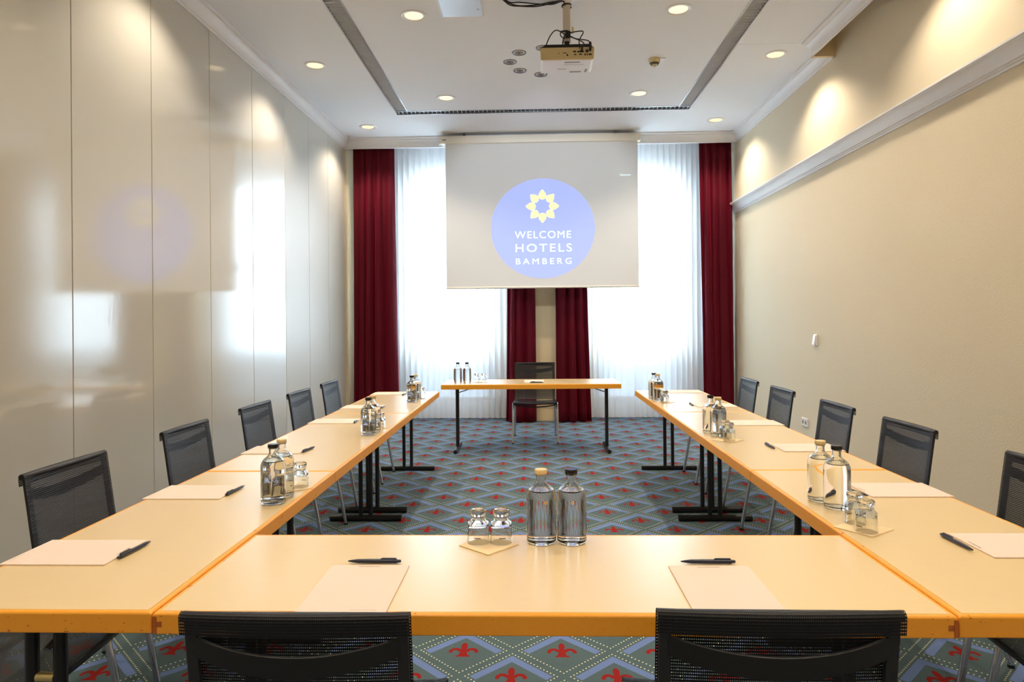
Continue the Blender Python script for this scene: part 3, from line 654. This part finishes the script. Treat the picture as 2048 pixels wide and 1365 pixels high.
# ---------------------------------------------------------------- pads and pens
def make_pad(label, loc, rz):
    e = thing('notepad', label, 'notepad', loc, rz, 'cream A4 notepads')
    MB().box(-.105, .105, -.1485, .1485, 0, .003).build('sheets', M['paper'], e)
    q = text_mb('WELCOMEHOTELS', -.032, .028, .134, .140)
    q.v = [(x, z, .0033) for x, y, z in q.v]; q.build('header_print', M['ink'], e)
    q = text_mb('#welcomehotels', .02, .08, -.140, -.137); q.v = [(x, z, .0033) for x, y, z in q.v]; q.build('footer_print', M['ink'], e)
    return e
def make_pen(label, loc, rz):       # along +x, tip at -x
    e = thing('ballpoint_pen', label, 'pen', (loc[0], loc[1], loc[2]+.0062), rz, 'navy ballpoint pens')
    MB().tube([(-.074, 0, 0), (-.072, 0, 0), (-.060, 0, 0), (-.045, 0, 0), (.0, 0, 0), (.062, 0, 0)], [.0008, .0018, .0038, .0055, .006, .006], 14).build('barrel', M['pen'], e, smooth=50)
    MB().tube([(.062, 0, 0), (.070, 0, 0), (.073, 0, 0)], [.0045, .0042, .003], 12).build('push_button', M['pen'], e, smooth=50)
    MB().prism([(.060, .004), (.060, .0085), (.020, .0085), (.016, .0062), (.050, .0065)], 1, -.0025, .0025).build('clip', M['pen'], e)
    return e
pad0 = make_pad('cream notepad on the foreground table behind the left mesh chair', (-.447, 1.692, TZ+.0005), 0)
pen0 = make_pen('dark pen lying above the left foreground notepad', (-.442, 1.862, TZ+.0005), 0)
def pad(x, y, rz, lb, pz=0): return dup(pad0, (x, y, TZ+.0005), rz, lb, 'cream A4 notepads')
def pen(x, y, rz, lb): return dup(pen0, (x, y, TZ+.0067), rz, lb, 'navy ballpoint pens')
pad(.461, 1.692, 0, 'cream notepad on the foreground table behind the right mesh chair'); pen(.467, 1.864, 0, 'dark pen lying above the right foreground notepad')
pos = ['nearest the viewer', 'second from the viewer', 'third from the viewer', 'fourth from the viewer', 'fifth from the viewer', 'nearest the windows']
LP = [(-1.335, 1.945), (-1.335, 2.635), (-1.335, 3.50), (-1.33, 4.50), (-1.33, 5.245), (-1.325, 6.20)]
LPen = [(-1.17, 1.955, 1.49), (-1.178, 2.647, 1.49), (-1.168, 3.49, 1.44), (-1.175, 4.47, 1.62), (-1.16, 5.19, 1.52), (-1.165, 6.10, 1.5)]
for i, ((x, y), (a, b, r)) in enumerate(zip(LP, LPen)):
    pad(x, y, -PI/2, 'cream notepad in the left row, %s' % pos[i]); pen(a, b, r+PI, 'dark pen beside the left-row notepad that is %s' % pos[i])
RP = [(1.405, 2.015), (1.388, 2.655), (1.385, 3.515), (1.39, 4.345), (1.37, 5.225), (1.36, 6.205)]
RPen = [(1.227, 2.03, 1.60), (1.205, 2.62, 1.85), (1.208, 3.54, 1.58), (1.205, 4.35, 1.6), (1.203, 5.25, 1.57), (1.194, 6.165, 1.57)]
for i, ((x, y), (a, b, r)) in enumerate(zip(RP, RPen)):
    pad(x, y, PI/2, 'cream notepad in the right row, %s' % pos[i]); pen(a, b, r, 'dark pen beside the right-row notepad that is %s' % pos[i])
pad(.004, 7.34, 0, 'cream notepad on the free-standing table by the windows'); pen(.03, 7.18, PI, 'dark pen in front of the pad on the free-standing table')

# ---------------------------------------------------------------- bottles, glasses, napkins
def arc(cx, cz, r, a0, a1, n): return [(cx+r*math.cos(a0+(a1-a0)*i/n), cz+r*math.sin(a0+(a1-a0)*i/n)) for i in range(n+1)]
def make_bottle(label, loc, rz, cap):
    e = thing('water_bottle', label, 'bottle', loc, rz, 'glass bottles of still water')
    outer = [(0, .004), (.030, .001), (.036, 0), (.042, .003), (.0445, .010), (.0445, .148)]+arc(.0165+.006, .148, .022, .0, 1.15, 6)[1:]+[(.0195, .178), (.0155, .187), (.0145, .194), (.0145, .202), (.0165, .2035), (.0165, .2075)]
    # shoulder: quarter ellipse then concave neck
    outer = [(0, .004), (.028, .001), (.036, 0), (.042, .003), (.0445, .010), (.0445, .132)]+[(.0145+.030*math.cos(a), .132+.040*math.sin(a)) for a in (.2, .4, .6, .8, 1.0, 1.2)]+[(.0192, .1745), (.0160, .180), (.0145, .187), (.0143, .1995), (.0166, .2005), (.0166, .204)]
    inner = [(.0118, .204), (.0118, .187), (.0132, .1785)]+[(.0125+.029*math.cos(a), .130+.040*math.sin(a)) for a in (1.2, .95, .72)]+[(0, .1562)]
    MB().lathe(outer+inner, 44).build('glass_body', M['glass'], e, smooth=60)
    wz = .166; q = [(0, .0178), (.028, .0138), (.0381, .0148), (.0420, .022), (.0420, .130)]+[(.0122+.0291*math.cos(a), .1295+.040*math.sin(a)) for a in (.3, .5, .66)]
    q.append((0, q[-1][1]))
    MB().lathe(q, 44).build('water', M['water'], e, smooth=60)
    MB().lathe([(0, .2010), (.0112, .2010), (.0112, .2042), (.0182, .2043), (.0188, .206), (.0188, .2165), (.0178, .218), (0, .218)], 28).build('stopper', M[cap], e, smooth=50)
    fl = MB(); R_ = .0448
    for k in range(8):
        an = k*PI/4; u0_, z0_ = .0038*math.cos(an), .0038*math.sin(an)
        pts = []
        for i in range(8):
            a = 2*PI*i/8; uu, zz = u0_+.0014*math.cos(a), z0_+.0017*math.sin(a); th = -PI/2+uu/R_
            pts.append((R_*math.cos(th), R_*math.sin(th), .128+zz))
        fl.add(pts, [tuple(range(8))])
    fl.build('logo_print', M['flower'], e)
    return e
GB = 'glass bottles of still water'
b0 = make_bottle('water bottle with a pale stopper on the foreground table', (.0185, 2.045, TZ+.0005), .30, 'cork')
b1 = make_bottle('water bottle with a black stopper on the foreground table', (.109, 2.045, TZ+.0005), .02, 'stopper')
BB = [(0, -.965, 2.575, 'left row, pair nearest the viewer, rear bottle with pale stopper'), (1, -.962, 2.480, 'left row, pair nearest the viewer, front bottle with black stopper'),
      (0, -.968, 4.07, 'left row, middle pair, rear bottle with pale stopper'), (1, -.970, 3.965, 'left row, middle pair, front bottle with black stopper'),
      (0, -.985, 5.66, 'left row, far pair, rear bottle with pale stopper'), (1, -.998, 5.55, 'left row, far pair, front bottle with black stopper'),
      (0, 1.035, 2.505, 'right row, pair nearest the viewer, rear bottle with pale stopper'), (1, 1.052, 2.41, 'right row, pair nearest the viewer, front bottle with black stopper'),
      (1, 1.022, 3.985, 'right row, middle pair, rear bottle with black stopper'), (0, 1.040, 3.89, 'right row, middle pair, front bottle with pale stopper'),
      (1, .990, 5.66, 'right row, far pair, rear bottle with black stopper'), (0, 1.002, 5.55, 'right row, far pair, front bottle with pale stopper'),
      (1, -.806, 7.22, 'left water bottle of the pair on the free-standing table'), (1, -.709, 7.22, 'right water bottle of the pair on the free-standing table')]
for k, x, y, lb in BB:
    dup((b0, b1)[k], (x, y, TZ+.0005), random.uniform(1.5, 4.5), ('water bottle, '+lb) if 'water' not in lb else lb, GB)
def make_glass(label, loc, rz):
    e = thing('drinking_glass', label, 'glass', loc, rz, 'upturned drinking glasses')
    # upside down: mouth on the napkin, thick foot on top
    outer = [(.0330, 0), (.0325, .010), (.0305, .045), (.0300, .052), (.0312, .056), (.0305, .061), (.0245, .067), (.0215, .073), (.0210, .079), (.0235, .083), (.0248, .087), (.0248, .093), (.0225, .097), (.010, .0975), (0, .0965)]
    inner = [(0, .070), (.012, .069), (.0175, .063), (.0235, .056), (.0278, .048), (.0288, .040), (.0308, .010), (.0314, 0)]
    MB().lathe(outer+inner, 40, close=True).build('glass_body', M['glass'], e, smooth=60)
    q = MB(); R_ = .0322; vs_ = []
    for i in range(7):
        th = -PI/2+(-.3+.6*i/6); vs_ += [(R_*math.cos(th), R_*math.sin(th), .0190), (R_*math.cos(th)*.995, R_*math.sin(th)*.995, .0215)]
    q.add(vs_, [(2*i, 2*i+2, 2*i+3, 2*i+1) for i in range(6)]).build('printed_mark', M['brown_print'], e)
    return e
g0 = make_glass('upturned glass on the foreground table, left of its pair', (-.170, 2.035, TZ+.003), 0)
def glass(x, y, lb): return dup(g0, (x, y, TZ+.003), random.uniform(0, 6), lb, 'upturned drinking glasses')
q = glass(-.1015, 2.035, 'upturned glass on the foreground table, right of its pair'); q.rotation_euler = (0, 0, .15)
for x, y, lb in [(-1.015, 2.66, 'upturned glass seen through the near left bottles'), (-.942, 2.715, 'upturned glass just right of the near left bottles'),
                 (-1.02, 4.17, 'upturned glass hidden behind the middle left bottles, farther from the inner edge'), (-.952, 4.20, 'upturned glass behind the middle left bottles, by the inner edge'),
                 (-1.04, 5.78, 'upturned glass behind the far left bottles, farther from the inner edge'), (-.955, 5.78, 'upturned glass behind the far left bottles, by the inner edge'),
                 (1.022, 2.140, 'front upturned glass beside the near right bottles'), (1.030, 2.232, 'rear upturned glass beside the near right bottles'),
                 (1.050, 3.71, 'front upturned glass beside the middle right bottles'), (1.052, 3.79, 'rear upturned glass beside the middle right bottles'),
                 (1.028, 5.39, 'front upturned glass beside the far right bottles'), (1.032, 5.465, 'rear upturned glass beside the far right bottles'),
                 (-.612, 7.25, 'left upturned glass on the free-standing table'), (-.538, 7.25, 'right upturned glass on the free-standing table')]:
    glass(x, y, lb)
def napkin(x, y, rz, lb, s=.125):
    o = MB().box(-s/2, s/2, -s/2, s/2, 0, .0008).box(-s/2, s/2, -s/2+.002, s/2, .0012, .0022).build('paper_napkin', M['napkin'], loc=(x, y, TZ+.0006), rz=rz)
    return tag(o, lb, 'napkin', 'square paper napkins')
for x, y, r, lb in [(-.137, 2.012, PI/4+.05, 'cream napkin under the two foreground glasses'), (-.975, 2.70, .75, 'cream napkin under the glasses behind the near left bottles'), (-.985, 4.19, .8, 'cream napkin under the glasses behind the middle left bottles'),
                 (-.995, 5.78, .8, 'cream napkin under the glasses behind the far left bottles'), (1.030, 2.175, .62, 'cream napkin under the near right glasses'), (1.052, 3.745, .8, 'cream napkin under the middle right glasses'),
                 (1.032, 5.43, .8, 'cream napkin under the far right glasses'), (-.575, 7.25, .78, 'cream napkin under the glasses on the free-standing table')]:
    napkin(x, y, r, lb)
